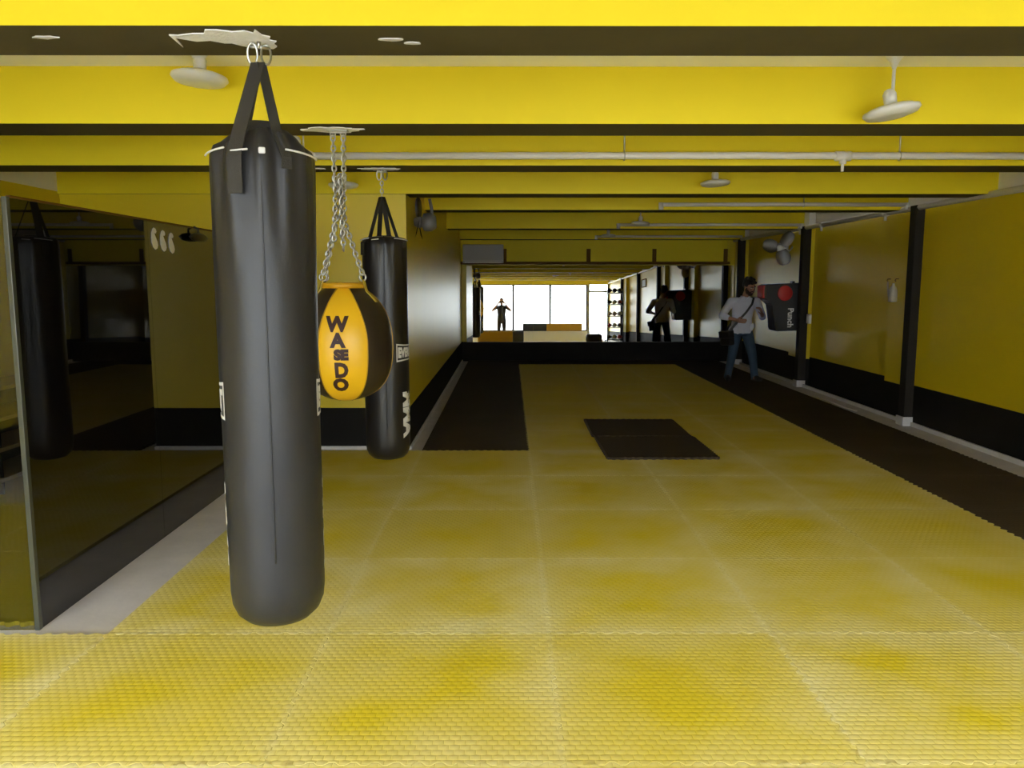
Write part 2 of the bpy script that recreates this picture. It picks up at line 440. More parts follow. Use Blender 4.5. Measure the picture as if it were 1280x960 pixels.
# room behind the partition: a shoe rack against the left wall
t = empty('shoe_rack', (XL, 5.9, TH+.001), 'dark rack with pale wooden shelves on left wall beyond the glass edge', 'rack')
bm = bmesh.new(); bx(bm, .0, .02, -1.35, 1.35, 0, .80)
for yy in (-1.35, 0, 1.33): bx(bm, .02, .38, yy, yy+.02, 0, .80)
link_mesh('carcass', bm, M_blkpl, t)
for z in (.10, .33, .56, .79):
    bm = bmesh.new(); bx(bm, .02, .40, -1.37, 1.37, z, z+.028); link_mesh('shelf', bm, M_wood, t)
def shoe_mesh(m):
    bm = bmesh.new()
    prof = [(-.13, .0, .036, .05), (-.11, 0, .038, .085), (-.06, 0, .037, .09), (-.01, 0, .040, .065), (.05, 0, .046, .05), (.10, 0, .040, .042), (.13, 0, .022, .03)]
    rings = []
    for (x, yc, hw, hh) in prof:
        ring = [bm.verts.new((x, yc+hw*math.cos(a), max(0, hh*math.sin(a)))) for a in [PI*k/8 for k in range(9)]]
        rings.append(ring)
    for a, b in zip(rings, rings[1:]):
        for k in range(8): bm.faces.new((a[k], a[k+1], b[k+1], b[k]))
        bm.faces.new((a[0], b[0], b[8], a[8]))
    bm.faces.new(rings[0]); bm.faces.new(list(reversed(rings[-1])))
    return link_mesh('shoe', bm, m, smooth=True)
sh = shoe_mesh(M_blkpl); M_gsh = mat('grey_shoe', (.12, .12, .14), .6)
shg = shoe_mesh(M_gsh); shg.name = 'shoe'
first = {0: sh, 1: shg}; used = set()
for row, z in enumerate((.128, .358, .588, .818)):
    for j in range(6):
        kk = (row+j//2) % 2
        o = first[kk]
        if kk in used: o = o.copy(); COL.objects.link(o)
        used.add(kk)
        o.location = (XL+.22, 4.75+j*.105+(j//2)*.09, z+TH+.0025); o.rotation_euler = (0, 0, 0)
        tag(o, '%s shoe on the %s shelf of the left rack' % (('black', 'grey')[kk], ('bottom', 'second', 'third', 'top')[row]), 'shoe', '%s shoes on the %s shelf of the left rack' % (('black', 'grey')[kk], ('bottom', 'second', 'third', 'top')[row]))

# ------------------------------------------------------------------ jigsaw mats
def tooth(s, per=.1, a=.009):
    t = (s/per) % 1.0
    v = math.sin(2*PI*t)
    return a*max(-1, min(1, 2.2*v))
def mat_outline(straight=False):
    hx, hy = PX/2, PY/2; out = []
    perx, pery = PX/14, PY/14; n = 112
    for k in range(n): s = k/n*PX; out.append((-hx+s, -hy+tooth(s, perx)))
    for k in range(n): s = k/n*PY; out.append((hx+tooth(s, pery), -hy+s))
    for k in range(n): s = (1-k/n)*PX; out.append((-hx+s, hy+tooth(s, perx)))
    for k in range(n): s = (1-k/n)*PY; out.append((-hx+(0 if straight else tooth(s, pery)), -hy+s))
    return out
TH = .022
def mat_mesh(name, m, straight=False):
    bm = bmesh.new(); o = mat_outline(straight); n = len(o)
    nrm = []
    for i in range(n):
        a, b = Vector(o[i-1]), Vector(o[(i+1) % n]); d = (b-a).normalized(); nrm.append(Vector((-d.y, d.x)))
    def ring(ins, z): return [bm.verts.new((o[i][0]+nrm[i].x*ins, o[i][1]+nrm[i].y*ins, z)) for i in range(n)]
    r0, r1, r2, r3 = ring(.0002, 0), ring(.0002, TH-.002), ring(.0010, TH-.0006), ring(.0028, TH)
    for A, B in ((r0, r1), (r1, r2), (r2, r3)):
        for i in range(n): bm.faces.new((A[i], A[(i+1) % n], B[(i+1) % n], B[i]))
    bm.faces.new(r3); bm.faces.new(list(reversed(r0)))
    bmesh.ops.triangulate(bm, faces=[f for f in bm.faces if len(f.verts) > 4])
    me = bpy.data.meshes.new(name); bmesh.ops.recalc_face_normals(bm, faces=bm.faces); bm.to_mesh(me); bm.free(); me.materials.append(m)
    return me
MEY, MEB, MES = mat_mesh('foam_mat', M_matY), mat_mesh('black_foam_mat', M_matB), mat_mesh('edge_foam_mat', M_matY, True)
ordn = ['front', 'second', 'third', 'fourth', 'fifth', 'sixth', 'seventh', 'eighth', 'ninth', 'tenth', 'eleventh', 'twelfth', 'thirteenth', 'fourteenth']
cols = {-4: 'fourth left of', -3: 'third left of', -2: 'second left of', -1: 'just left of', 0: 'just right of', 1: 'second right of', 2: 'third right of', 3: 'fourth right of'}
rw = random.Random(11)
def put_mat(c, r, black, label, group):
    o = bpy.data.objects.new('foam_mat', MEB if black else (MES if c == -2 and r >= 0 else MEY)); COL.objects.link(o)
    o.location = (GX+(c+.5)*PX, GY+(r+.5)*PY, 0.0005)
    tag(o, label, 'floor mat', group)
    o['wear_and_falloff'] = rw.uniform(.65, 1.35)*(1 if r < 3 else max(.25, 1-.13*(r-2)))  # random dust, thinned on far rows to paint the room's light falloff into colour
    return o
for r in range(-2, 13):
    for c in range(-4, 4):
        if r >= 0 and c in (-4, -3): continue
        if r >= 4 and c == -2: continue
        if c == 3: black = r >= -1
        elif c == -1: black = r >= 4
        else: black = r >= 12
        if r == 12 and False: continue
        if r < 0: nm = {-2: 'row nearest the windows', -1: 'row at the front'}[r]; g = 'mats of the ' + nm
        else: nm = '%s row beyond the near bag' % ordn[r] if r else 'row under the near bag'; g = 'yellow mats'
        col = 'black' if black else 'yellow'
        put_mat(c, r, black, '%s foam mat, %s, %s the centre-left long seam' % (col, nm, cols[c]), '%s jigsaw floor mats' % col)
# mats of the room behind the glass
for i in range(2):
    for j in range(4):
        o = bpy.data.objects.new('foam_mat', MEY); COL.objects.link(o)
        o.scale = (.97, 1, 1); o.location = (XG-.015-.97*PX*(i+.5), GY+.13+PY*(j+.5), .0005)
        tag(o, 'yellow foam mat behind the glass partition, %s from the front in the %s row' % (('first', 'second', 'third', 'fourth')[j], ('near', 'far')[i]), 'floor mat', 'yellow mats behind the glass partition')
# two loose black mats lying on the yellow floor
for k, (x, y, rz, lab) in enumerate(((1.365, 7.58, R(.6), 'nearer loose black foam mat lying on top of the yellow mats'), (1.375, 8.612, R(-.4), 'farther loose black foam mat lying on top of the yellow mats'))):
    o = bpy.data.objects.new('loose_foam_mat', MEB); COL.objects.link(o); o.location = (x+(.02 if k == 0 else -.01), y, TH+.0015); o.rotation_euler = (0, 0, rz)
    tag(o, lab, 'floor mat', 'loose black mats on the yellow floor')

# ------------------------------------------------------------------ heavy bags
def chain(bm, p0, p1, r=.005, L=.036, w=.0115):
    p0, p1 = Vector(p0), Vector(p1); d = p1-p0; n = max(1, round(d.length/(L*.74))); u = d.normalized()
    x, y = frame_of(u)
    st = d.length/n
    for i in range(n):
        c = p0+u*st*(i+.5); s = x if i % 2 else y
        pts = []
        for k in range(12):
            a = 2*PI*k/12
            pts.append(c+u*math.cos(a)*(st*.66)+s*math.sin(a)*w)
        tube(bm, pts, r, 5, closed=True)

def strap(bm, pts, w, th, wd):
    """flat webbing along pts; wd = width direction at each point."""
    rows = []
    for i, p in enumerate(pts):
        p = Vector(p); d = (Vector(pts[min(i+1, len(pts)-1)])-Vector(pts[max(i-1, 0)])).normalized()
        s = Vector(wd[i] if isinstance(wd, list) else wd); s = (s-d*s.dot(d)).normalized(); nn = d.cross(s).normalized()
        rows.append([bm.verts.new(p+s*a*w/2+nn*b*th/2) for a, b in ((-1, -1), (1, -1), (1, 1), (-1, 1))])
    for A, B in zip(rows, rows[1:]):
        for k in range(4): bm.faces.new((A[k], A[(k+1) % 4], B[(k+1) % 4], B[k]))
    bm.faces.new(rows[0]); bm.faces.new(list(reversed(rows[-1])))

def heavy_bag(loc, hook, rb, rt, zb, zt, label, yaw, m, straps, dome=.07, fold=.019, logo_a=(104,), mma_a=(104,), apex=None):
    """loc: axis at the floor; hook: world point on the soffit; zb/zt bottom and shoulder heights."""
    t = empty('heavy_bag', (loc[0], loc[1], 0), label, 'punching bag')
    h_ = Matrix.Rotation(-yaw, 3, 'Z') @ Vector((hook[0]-loc[0], hook[1]-loc[1], 0)); hx, hy, hz = h_.x, h_.y, hook[2]
    H = zt-zb
    def rad(z):
        s = max(0, min(1, (z-zb)/H)); return rb+(rt-rb)*s**1.4
    prof = [(.02, zb-.022), (rb*.45, zb-.02), (rb*.72, zb-.008), (rb*.88, zb+.018), (rb*.97, zb+.055), (rb*1.0, zb+.10)]
    nz = 30
    for k in range(1, nz+1):
        z = zb+.10+(H-.10-.05)*k/nz; prof.append((rad(z), z))
    prof += [(rt*.985, zt-.01), (rt*.93, zt+dome*.22), (rt*.76, zt+dome*.62), (rt*.58, zt+dome*.95), (rt*.50, zt+dome)]
    def fn(a, r, z):
        k = max(0, min(1, (z-(zt-.42))/.45))            # gathered folds run down from the rim
        w = (.35-1.0*abs(math.sin(5.5*a+.4+.5*math.sin(2*a)))+.35*math.sin(9*a+1.3)+.25*math.sin(16*a))*fold*k**1.3
        low = .0012*math.sin(3*a+z*5)+.0012*noise.noise(Vector((math.sin(a)*2, math.cos(a)*2, z*3)))
        return r*(1+low*4)+w*(1 if r > .1 else .3), z+ (.012*math.sin(2*a+.6)*(1 if z > zt+.04 else 0))
    bm = bmesh.new(); lathe(bm, prof, 96, fn=fn); link_mesh('bag_body', bm, m, t, smooth=True)
    # zip seam and its rim piping
    if fold > .015:
        zt_ = bmesh.new(); box(zt_, (0, -rt*1.0-.006, zt-.012), (.022, .012, .02), bev=.004); link_mesh('zip_tab', zt_, M_pipW, t)
    zbm = bmesh.new(); pts = []
    a0 = R(-2)
    for k in range(24):
        z = zt+.01-(H*.86)*k/23; r = rad(z)+.001; pts.append((r*math.sin(a0), -r*math.cos(a0), z))
    tube(zbm, pts, .0035, 6); link_mesh('seam', zbm, m, t, smooth=True)
    for (d0, d1) in ((-82, -40), (-32, -14), (24, 82)):
        pb = bmesh.new(); pts = []
        for k in range(12):
            a = R(d0+(d1-d0)*k/11); r = rt*.985+.010; pts.append((r*math.sin(a), -r*math.cos(a), zt-.014+.012*(abs(d0+d1)/120)*(k/11 if d0 < 0 else 1-k/11)))
        tube(pb, pts, .0035, 6); link_mesh('piping', pb, M_pipW, t, smooth=True)
    fb = bmesh.new(); lathe(fb, [(rt*.30, zt+.02), (rt*.36, zt+dome*1.1), (rt*.34, zt+dome*1.5), (rt*.2, zt+dome*1.45)], 20); link_mesh('inner_flap', fb, M_web, t, smooth=True)
    ap = apex or (hx, hy, hz-.075)
    for (deg, rr, dz) in straps:
        a = R(deg); out = Vector((math.sin(a), -math.cos(a), 0)); tang = Vector((math.cos(a), math.sin(a), 0))
        sb = bmesh.new()
        A = Vector(ap)+out*.012
        p2 = out*(rt*rr+.012)+Vector((0, 0, zt+dome*(.95-(rr-.58)*1.6))); p3 = out*(rt*1.0+.013)+Vector((0, 0, zt-.03)); p4 = out*(rad(zt-.12)+.015)+Vector((0, 0, zt-.12-dz))
        if deg > 0: p4 = p3.lerp(p4, .4)
        pts = [A, A.lerp(p2, .33), A.lerp(p2, .66), p2, p3, p4]
        strap(sb, pts, .050 if deg < 0 else .034, .005, tang); link_mesh('strap', sb, M_web, t)
    # carabiner and eye
    cb = bmesh.new()
    for s in (-1, 1):
        c = Vector((hx+s*.022, hy, hz-.045)); pts = [c+Vector((math.cos(k*PI/8)*.016, s*.006*math.sin(k*PI/8), math.sin(k*PI/8)*.034)) for k in range(16)]
        tube(cb, pts, .004, 8, closed=True)
    tube(cb, [(hx-.03, hy, hz-.022), (hx+.035, hy, hz-.022)], .006, 8)
    tube(cb, [(hx, hy, hz+.002), (hx, hy, hz-.024)], .007, 8)
    link_mesh('hanging_hook', cb, M_steel, t, smooth=True)
    # printed emblem and lettering
    zl = zb+.83*(H/1.70)
    for d in logo_a:
        tb = text_bm('EVERLAST', .085, .006, .78, 2)
        for (x0, x1, y0, y1) in ((-.165, .165, .046, .056), (-.165, .165, -.058, -.048), (-.165, -.155, -.048, .046), (.155, .165, -.048, .046)): add_flat(tb, x0, x1, y0, y1, 12 if x1-x0 > .1 else 1, 1)
        for v in tb.verts: v.co.y *= 1+.18*(abs(v.co.x)/.165)**2; v.co.x *= .86
        wrap(tb, R(d), zl, rad, .0018); link_mesh('emblem', tb, M_ink, t)
    for d in mma_a:
        tb = text_bm('MMA', .15, .009, 1.0, 2)
        wrap(tb, R(d), zb+.34*(H/1.70), rad, .0018, turn=-PI/2); link_mesh('lettering', tb, M_ink, t)
    t.rotation_euler = (0, 0, yaw)
    return t

heavy_bag((-.858, 2.85), (-.850, 2.84, ZS), .168, .176, .405, 2.055, 'large black heavy bag hanging nearest, in front of the dark glass', R(17), M_vinyl,
          [(-27, .84, .03), (24, .62, .0), (150, .7, 0), (208, .7, 0)], logo_a=(112, -112), mma_a=(97, -97))
heavy_bag((-.918, 5.95), (-.925, 5.95, ZS), .166, .164, .315, 1.930, 'slimmer black heavy bag hanging farthest, beside the corridor wall corner', R(9), M_vinyl2,
          [(-62, .62, .0), (52, .62, 0), (160, .6, 0), (200, .6, 0)], dome=.015, fold=.006, logo_a=(74,), mma_a=(63,), apex=(-.01, 0, ZS-.20))
b3 = [o for o in COL.objects if o.name.startswith('heavy_bag')][-1]
cb = bmesh.new(); chain(cb, (-.01, 0, ZS-.09), (-.01, 0, ZS-.20), .004, .034, .011); link_mesh('chain', cb, M_steel, b3, smooth=True)

# ------------------------------------------------------------------ round uppercut bag
BX, BY = -.915, 4.46
zc, hb, Rb = 1.285, .325, .258
t = empty('uppercut_bag', (BX, BY, 0), 'round yellow and black uppercut ball bag on chains between the two heavy bags', 'punching bag')
def brad(z):
    s = max(-1, min(1, (z-zc)/hb)); return Rb*(max(0, 1-abs(s)**2.05)**(1/2.0) if s > 0 else max(0, 1-abs(s)**2.9)**(1/2.15))
prof = []
for k in range(33):
    s = -math.cos(PI*k/32); prof.append((max(brad(zc+s*hb), .03), zc+s*hb))
prof = [p for p in prof if p[1] < zc+hb*.965]
M_tab = mat('olive_tab', (.42, .29, .02), .5)
edges0 = -34+12
def panel(a):
    return 0 if int(math.degrees(a) // 60) % 2 == 0 else 1
def narrow(z): return .50*max(0, (z-zc)/hb)**1.8          # the yellow gores taper towards the top
bm = bmesh.new(); lathe(bm, prof, 144, mi=panel)
for v in bm.verts:
    a = math.degrees(math.atan2(v.co.x, -v.co.y)) % 360; r = math.hypot(v.co.x, v.co.y)
    k = int((a+1e-4)//60); c_ = k*60+30; f = 1-narrow(v.co.z) if k % 2 == 0 else 1+narrow(v.co.z)
    if abs(a-60*k) < .01: a2 = 60*k+(30*narrow(v.co.z) if k % 2 == 0 else -30*narrow(v.co.z))
    else: a2 = c_+(a-c_)*f
    a2 = R(a2+edges0); v.co.x = r*math.sin(a2); v.co.y = -r*math.cos(a2)
link_mesh('shell', bm, [M_yvin, M_bvin], t, smooth=True)
M_ochre = mat('ochre_piping', (.45, .25, .01), .5)
for k in range(6):
    bm = bmesh.new(); pts = []
    for j in range(30):
        z = zc-hb*.985+hb*1.93*j/29; r = brad(z)+.001
        a = R(edges0+60*k+(30*narrow(z) if k % 2 == 0 else -30*narrow(z)))
        pts.append((r*math.sin(a), -r*math.cos(a), z))
    tube(bm, pts, .0035, 6); link_mesh('piping', bm, M_ochre, t, smooth=True)
bm = bmesh.new(); zt = zc+hb*.955; lathe(bm, [(.118, zt-.012), (.122, zt+.004), (.116, zt+.018), (.02, zt+.02)], 40); link_mesh('top_cap', bm, mat('orange_vinyl', (.62, .32, .01), .4), t, smooth=True)
lz = zt+.03; tabs = (-68, 74, 130, 254)
HX, HY = -.925-BX, 4.45-BY
def put_chain(*a):
    cb = bmesh.new(); chain(cb, *a); link_mesh('chain', cb, M_steel, t, smooth=True)
for d in tabs:
    a = R(d); o_ = Vector((math.sin(a), -math.cos(a), 0)); tg = Vector((math.cos(a), math.sin(a), 0))
    pts = [o_*.118+Vector((0, 0, lz+.005)), o_*.128+Vector((0, 0, lz-.03))]+[o_*(brad(z)+.005)+Vector((0, 0, z)) for z in (zt-.03, zt-.06, zt-.085)]
    tb = bmesh.new(); strap(tb, pts, .026, .005, tg); link_mesh('tab', tb, M_tab, t)
    c = o_*.114+Vector((0, 0, lz+.018)); rb_ = bmesh.new(); tube(rb_, [c+(o_*math.cos(k*PI/6)+Vector((0, 0, 1))*math.sin(k*PI/6))*.02 for k in range(12)], .0042, 6, closed=True)
    link_mesh('ring', rb_, M_steel, t, smooth=True)
    put_chain(c+Vector((0, 0, .015)), (HX+o_.x*.03, HY+o_.y*.03, 1.93))
put_chain((HX-.022, HY, 1.95), (HX-.028, HY, ZS-.03)); put_chain((HX+.022, HY, 1.95), (HX+.028, HY, ZS-.03))
put_chain((HX-.012, HY-.02, 2.18), (HX-.03, HY-.03, 1.84)); put_chain((HX+.012, HY-.025, 2.17), (HX+.02, HY-.03, 1.79)); put_chain((HX, HY+.02, 2.2), (HX+.005, HY+.02, 1.86))
hb_ = bmesh.new(); tube(hb_, [(HX-.045, HY, ZS-.012), (HX+.045, HY, ZS-.012)], .007, 8)
for s in (-1, 1): tube(hb_, [(HX+s*.028+.014*math.cos(k*PI/6), HY, ZS-.022+.014*math.sin(k*PI/6)) for k in range(12)], .004, 6, closed=True)
box(hb_, (HX, HY, ZS-.004), (.11, .05, .008)); link_mesh('ceiling_plate', hb_, M_steel, t, smooth=False)
for (s, sz, dx, z, sx) in (('W', .106, -.026, 1.398, 1.0), ('A', .100, -.022, 1.313, 1.0), ('SE', .070, -.006, 1.236, 1.05), ('D', .106, -.006, 1.153, .9), ('O', .090, -.016, 1.072, 1.05)):
    tb = text_bm(s, sz, .006, sx, 2)
    wrap(tb, R(7.2)+dx/Rb, z, brad, .002); link_mesh('lettering', tb, M_dkink, t)

# ------------------------------------------------------------------ ceiling lamps
lamp_empty = None
def lamp(loc, stem, tilt, label):
    t = empty('ceiling_lamp', (loc[0], loc[1], loc[2]), label, 'lamp', group='white saucer lamps under the ceiling')
    bm = bmesh.new(); lathe(bm, [(.03, -.028), (.08, -.027), (.118, -.018), (.134, 0), (.130, .012), (.10, .024), (.05, .032), (.03, .034)], 40)
    d = link_mesh('diffuser', bm, M_plas, t, smooth=True); d.rotation_euler = tilt
    bm = bmesh.new(); lathe(bm, [(.020, .032), (.030, .04), (.032, .085), (.022, .105), (.012, .11)], 20); nk = link_mesh('neck', bm, M_plas, t, smooth=True); nk.rotation_euler = tilt
    top = stem
    bm = bmesh.new(); tube(bm, [(0, 0, .10), (0, 0, top-.03)], .009, 8); lathe(bm, [(.010, top-.06), (.022, top-.03), (.042, top-.005), (.042, top)], 20)
    link_mesh('stem', bm, M_plas, t, smooth=True)
    return t
lamp((-1.51, 4.06, 2.60), ZC-2.60, (R(-2), R(3), 0), 'white saucer lamp beside the top of the nearest heavy bag')
lamp((1.885, 4.08, 2.45), ZC-2.45, (R(-3), R(-9), 0), 'white saucer lamp on a long stem, nearest on the right')
lamp((-1.43, 5.50, 2.47), ZC-2.47, (R(2), R(5), 0), 'white saucer lamp half hidden behind the nearest bag, above the white pipe')
lamp((1.86, 7.40, 2.50), ZC-2.50, (0, R(-3), 0), 'white saucer lamp near mid-room, third from back on the right')
lamp((1.93, 12.0, 2.47), ZC-2.47, (0, R(2), 0), 'white saucer lamp far down the room above the mirror')
lamp((1.85, 15.2, 2.47), ZC-2.47, (0, 0, 0), 'smallest farthest white saucer lamp close to the back wall')
lamp((-1.48, 7.30, 2.47), ZC-2.47, (0, 0, 0), 'white saucer lamp in front of the yellow end wall')

# ------------------------------------------------------------------ pipes
def pipe(name, y, z, x0, x1, r, label, fits=(), rods=(), lend=None, rend=None):
    t = empty(name, (0, y, z), label, 'pipe', group='white pipes under the ceiling')
    bm = bmesh.new(); pts = [(x0, 0, 0), ((x0+x1)/2, 0, .004), (x1, 0, 0)]
    tube(bm, pts, r, 12)
    link_mesh('pipe_run', bm, M_pipe, t, smooth=True)
    for fx in fits:
        bm = bmesh.new(); tube(bm, [(fx-.05, 0, 0), (fx+.05, 0, 0)], r*1.35, 12); tube(bm, [(fx, 0, 0), (fx, 0, -.05)], r*1.0, 10); tube(bm, [(fx, 0, -.05), (fx, 0, -.10)], r*.45, 8)
        link_mesh('tee_fitting', bm, M_pipe, t, smooth=True)
    for fx in rods:
        bm = bmesh.new(); tube(bm, [(fx, 0, 0), (fx, 0, ZC-z)], .006, 6); tube(bm, [(fx+math.cos(k*PI/6)*0, math.cos(k*PI/6)*(r+.004), math.sin(k*PI/6)*(r+.004)) for k in range(12)], .004, 6, closed=True)
        link_mesh('hanger_rod', bm, M_steel, t, smooth=True)
    for fx in (lend, rend):
        if fx is None: continue
        bm = bmesh.new(); tube(bm, [(fx, 0, r), (fx, 0, -.055)], r*1.25, 12); link_mesh('elbow', bm, M_pipe, t, smooth=True)
    return t
pipe('ceiling_pipe', 5.52, 2.455, -1.46, XR-.05, .024, 'white pipe hung across the room in front of the third visible beam', (2.24,), (.77, 2.62, -1.38))
pipe('ceiling_pipe', 9.15, 2.475, 1.70, 4.46, .022, 'white pipe below the roof with right-angle ends, nearer of the short ones', (), (3.3,), 1.70, 4.46)
pipe('ceiling_pipe', 12.40, 2.475, 1.66, 4.46, .022, 'short white pipe under the roof, middle of the three short ones', (), (), 1.66, 4.46)
pipe('ceiling_pipe', 15.55, 2.475, 1.66, 4.46, .022, 'farthest short white pipe, just above the back bulkhead', (), (), 1.66, None)
t = empty('wall_pipe', (XR-.06, 0, 2.43), 'long white pipe running along the top of the right wall', 'pipe')
bm = bmesh.new(); tube(bm, [(0, YF+.1, 0), (0, 6, -.003), (0, 16.2, 0)], .032, 12); link_mesh('pipe_run', bm, M_pipe, t, smooth=True)
for yy in (9.72, 11.7, 12.55):
    bm = bmesh.new(); tube(bm, [(0, yy-.06, 0), (0, yy+.06, 0)], .042, 12); tube(bm, [(0, yy, 0), (0, yy, -.09)], .018, 8); link_mesh('tee_fitting', bm, M_pipe, t, smooth=True)

# ------------------------------------------------------------------ back mirror and bulkhead
tiltx, yawz = R(-1.43), R(.57)
MW0, MW1, MH = XM+.10, XR-.02, 1.54
t = empty('wall_mirror', ((MW0+MW1)/2, YB-.075, .405), 'wide wall mirror leaning on the back wall, reflecting the bright windows', 'mirror')
t.rotation_euler = (tiltx, 0, yawz)
W = MW1-MW0
nP = 4
for k in range(nP):
    bm = bmesh.new(); a = -W/2+W*k/nP; b = a+W/nP
    bx(bm, a+.0005, b-.0005, 0, .006, 0, MH)
    link_mesh('mirror_panel', bm, M_mirror, t)
bm = bmesh.new(); bx(bm, -W/2, W/2, -.004, .012, -.012, 0); link_mesh('bottom_rail', bm, M_blkpl, t)
t = empty('bulkhead', (0, YB-.30, 1.96), 'yellow boxed bulkhead with dark dividers above the back mirror', 'bulkhead')
bm = bmesh.new(); bx(bm, XM, 4.30, 0, .30, .05, ZS-1.96); link_mesh('casing', bm, M_beam, t)
bm = bmesh.new(); bx(bm, XM, 4.36, -.02, .30, 0, .05, bev=.004); link_mesh('bottom_trim', bm, M_brown, t)
for x in (-.10, 1.56, 2.86, 4.27):
    bm = bmesh.new(); bx(bm, x-.04, x+.04, -.012, 0, .05, .30); link_mesh('divider', bm, M_brown, t)
t = empty('wall_box', (-.52, YB-.42, 1.98), 'pale grey box mounted at the left of the bulkhead over the mirror', 'box')
bm = bmesh.new(); bx(bm, -.40, .40, 0, .118, 0, .36, bev=.012); link_mesh('box_body', bm, M_greyb, t)
bm = bmesh.new(); bx(bm, -.39, .39, -.004, 0, .05, .055); bx(bm, -.36, .36, -.005, .0, .0, .03); link_mesh('louvre', bm, M_skirt, t)

# ------------------------------------------------------------------ fans
def blade(bm, a, r0, r1, w, tw, n=8):
    rows = []
    for i in range(n+1):
        s = i/n; r = r0+(r1-r0)*s; ww = w*(.45+.75*math.sin(PI*min(1, .15+s*.75)))*(1 if s < .97 else .7)
        row = []
        for (u, th) in ((-1, 0), (0, .006), (1, 0), (0, -.004)):
            p = Vector((u*ww/2, r, th+u*ww*.5*math.tan(tw)))
            p.rotate(Matrix.Rotation(a, 3, 'Z')); row.append(bm.verts.new(p))
        rows.append(row)
    for A, B in zip(rows, rows[1:]):
        for k in range(4): bm.faces.new((A[k], A[(k+1) % 4], B[(k+1) % 4], B[k]))
    bm.faces.new(rows[0]); bm.faces.new(list(reversed(rows[-1])))
def fan(loc, rot, rad, m, label, phase=0, hubm=None, bracket=None):
    t = empty('wall_fan', loc, label, 'fan'); t.rotation_euler = rot
    for k in range(3):
        bm = bmesh.new(); blade(bm, phase+k*2*PI/3, .05, rad, rad*.62, R(16)); link_mesh('blade', bm, m, t, smooth=True)
    bm = bmesh.new(); lathe(bm, [(.01, .05), (.035, .045), (.05, .02), (.055, -.02), (.05, -.03)], 24); link_mesh('hub', bm, hubm or m, t, smooth=True)
    bm = bmesh.new(); lathe(bm, [(.05, -.035), (.085, -.05), (.09, -.13), (.06, -.17), (.02, -.175)], 24); link_mesh('motor', bm, hubm or m, t, smooth=True)
    if bracket:
        bm = bmesh.new(); tube(bm, bracket, .016, 10); link_mesh('bracket', bm, hubm or m, t, smooth=True)
    return t
M_fan = mat('grey_fan_blade', (.42, .40, .38), .45)
fan((4.31, 12.9, 2.16), (R(90), R(0), R(-38)), .29, M_fan, 'white wall fan on right wall above the punching target', R(80), M_plas, [(0, 0, -.15), (.06, -.05, -.26), (.10, .02, -.30)])
fan((-.895, 8.02, 2.20), (0, R(-90), 0), .235, M_blkpl, 'dark fan under the beam by the corridor wall corner', R(30), mat('grey_motor', (.16, .15, .14), .5), [(0, 0, -.14), (.12, 0, -.13), (.225, 0, -.11)])

# ------------------------------------------------------------------ punching target on the right wall
t = empty('wall_target', (XR, 12.62, 0), 'black T-shaped punching target with red discs on right wall beside the man', 'punching target')
prof = [(-.02, .86), (-.40, .85), (-.425, .88), (-.455, 1.27), (-.585, 1.345), (-.60, 1.40), (-.60, 1.555), (-.58, 1.575), (-.02, 1.60)]
bm = bmesh.new(); prism(bm, prof, -.17, .17)
bmesh.ops.bevel(bm, geom=list(bm.edges), offset=.018, segments=3, affect='EDGES'); link_mesh('target_body', bm, M_vinyl2, t, smooth=True, autosharp=40)
bm = bmesh.new(); box(bm, (-.594, 0, 1.46), (.06, .30, .20), bev=.02); link_mesh('red_cap', bm, M_red, t)['label'] = 'red padded nose'
for s in (-1, 1):
    bm = bmesh.new(); lathe(bm, [(.02, .012), (.105, .008), (.118, 0), (.118, -.01)], 40); d = link_mesh('red_disc', bm, M_red, t, smooth=True)
    d.location = (-.285, s*.171, 1.44); d.rotation_euler = (R(90) if s < 0 else R(-90), 0, 0); d['label'] = 'red disc on its side'
tb = text_bm('Punch', .125, .004, 1.0, 1)
for v in tb.verts: v.co = Vector((-.185-v.co.y*-1, -.1725, 1.06-v.co.x))
link_mesh('lettering', tb, M_ink, t)
bm = bmesh.new(); box(bm, (-.012, 0, 1.23), (.024, .30, .70)); box(bm, (-.12, 0, 1.61), (.04, .10, .03)); link_mesh('mount_plate', bm, M_blkpl, t)
t = empty('wall_switch', (XR-.012, 12.12, 1.06), 'small white switch box beside the far pier below the target', 'switch')
bm = bmesh.new(); bx(bm, -.03, .012, -.05, .05, -.07, .07, bev=.006); link_mesh('switch_plate', bm, M_plas, t)
bm = bmesh.new(); bx(bm, -.036, -.03, -.015, .015, -.025, .025); link_mesh('rocker', bm, M_plas, t)

# two pale things hung on hooks on the right wall
t = empty('hanging_bottle', (XR-.012, 9.42, 1.62), 'pale bottle hanging from a hook beside the nearer black pier', 'bottle')
M_faint = mat('cloudy_plastic', (.62, .56, .45), .45)
bm = bmesh.new(); tube(bm, [(.012, 0, .03), (-.02, 0, .03), (-.03, 0, .015), (-.02, 0, 0)], .006, 8); link_mesh('hook', bm, M_brown, t)
bm = bmesh.new(); lathe(bm, [(.015, -.24), (.048, -.235), (.05, -.12), (.036, -.07), (.016, -.045), (.016, -.02)], 20, cx=-.045); link_mesh('bottle_body', bm, M_faint, t, smooth=True)
t = empty('hand_wrap', (XR-.012, 9.62, 1.62), 'thin pale strip hanging from a hook left of the hanging bottle', 'hand wrap')
bm = bmesh.new(); tube(bm, [(.012, 0, .03), (-.02, 0, .03), (-.03, 0, .015), (-.02, 0, 0)], .006, 8); link_mesh('hook', bm, M_brown, t)
bm = bmesh.new(); strap(bm, [(-.02, 0, .0), (-.022, -.01, -.06), (-.022, -.03, -.14), (-.02, -.06, -.21)], .03, .006, (0, 1, 0)); link_mesh('cloth_strip', bm, M_faint, t)
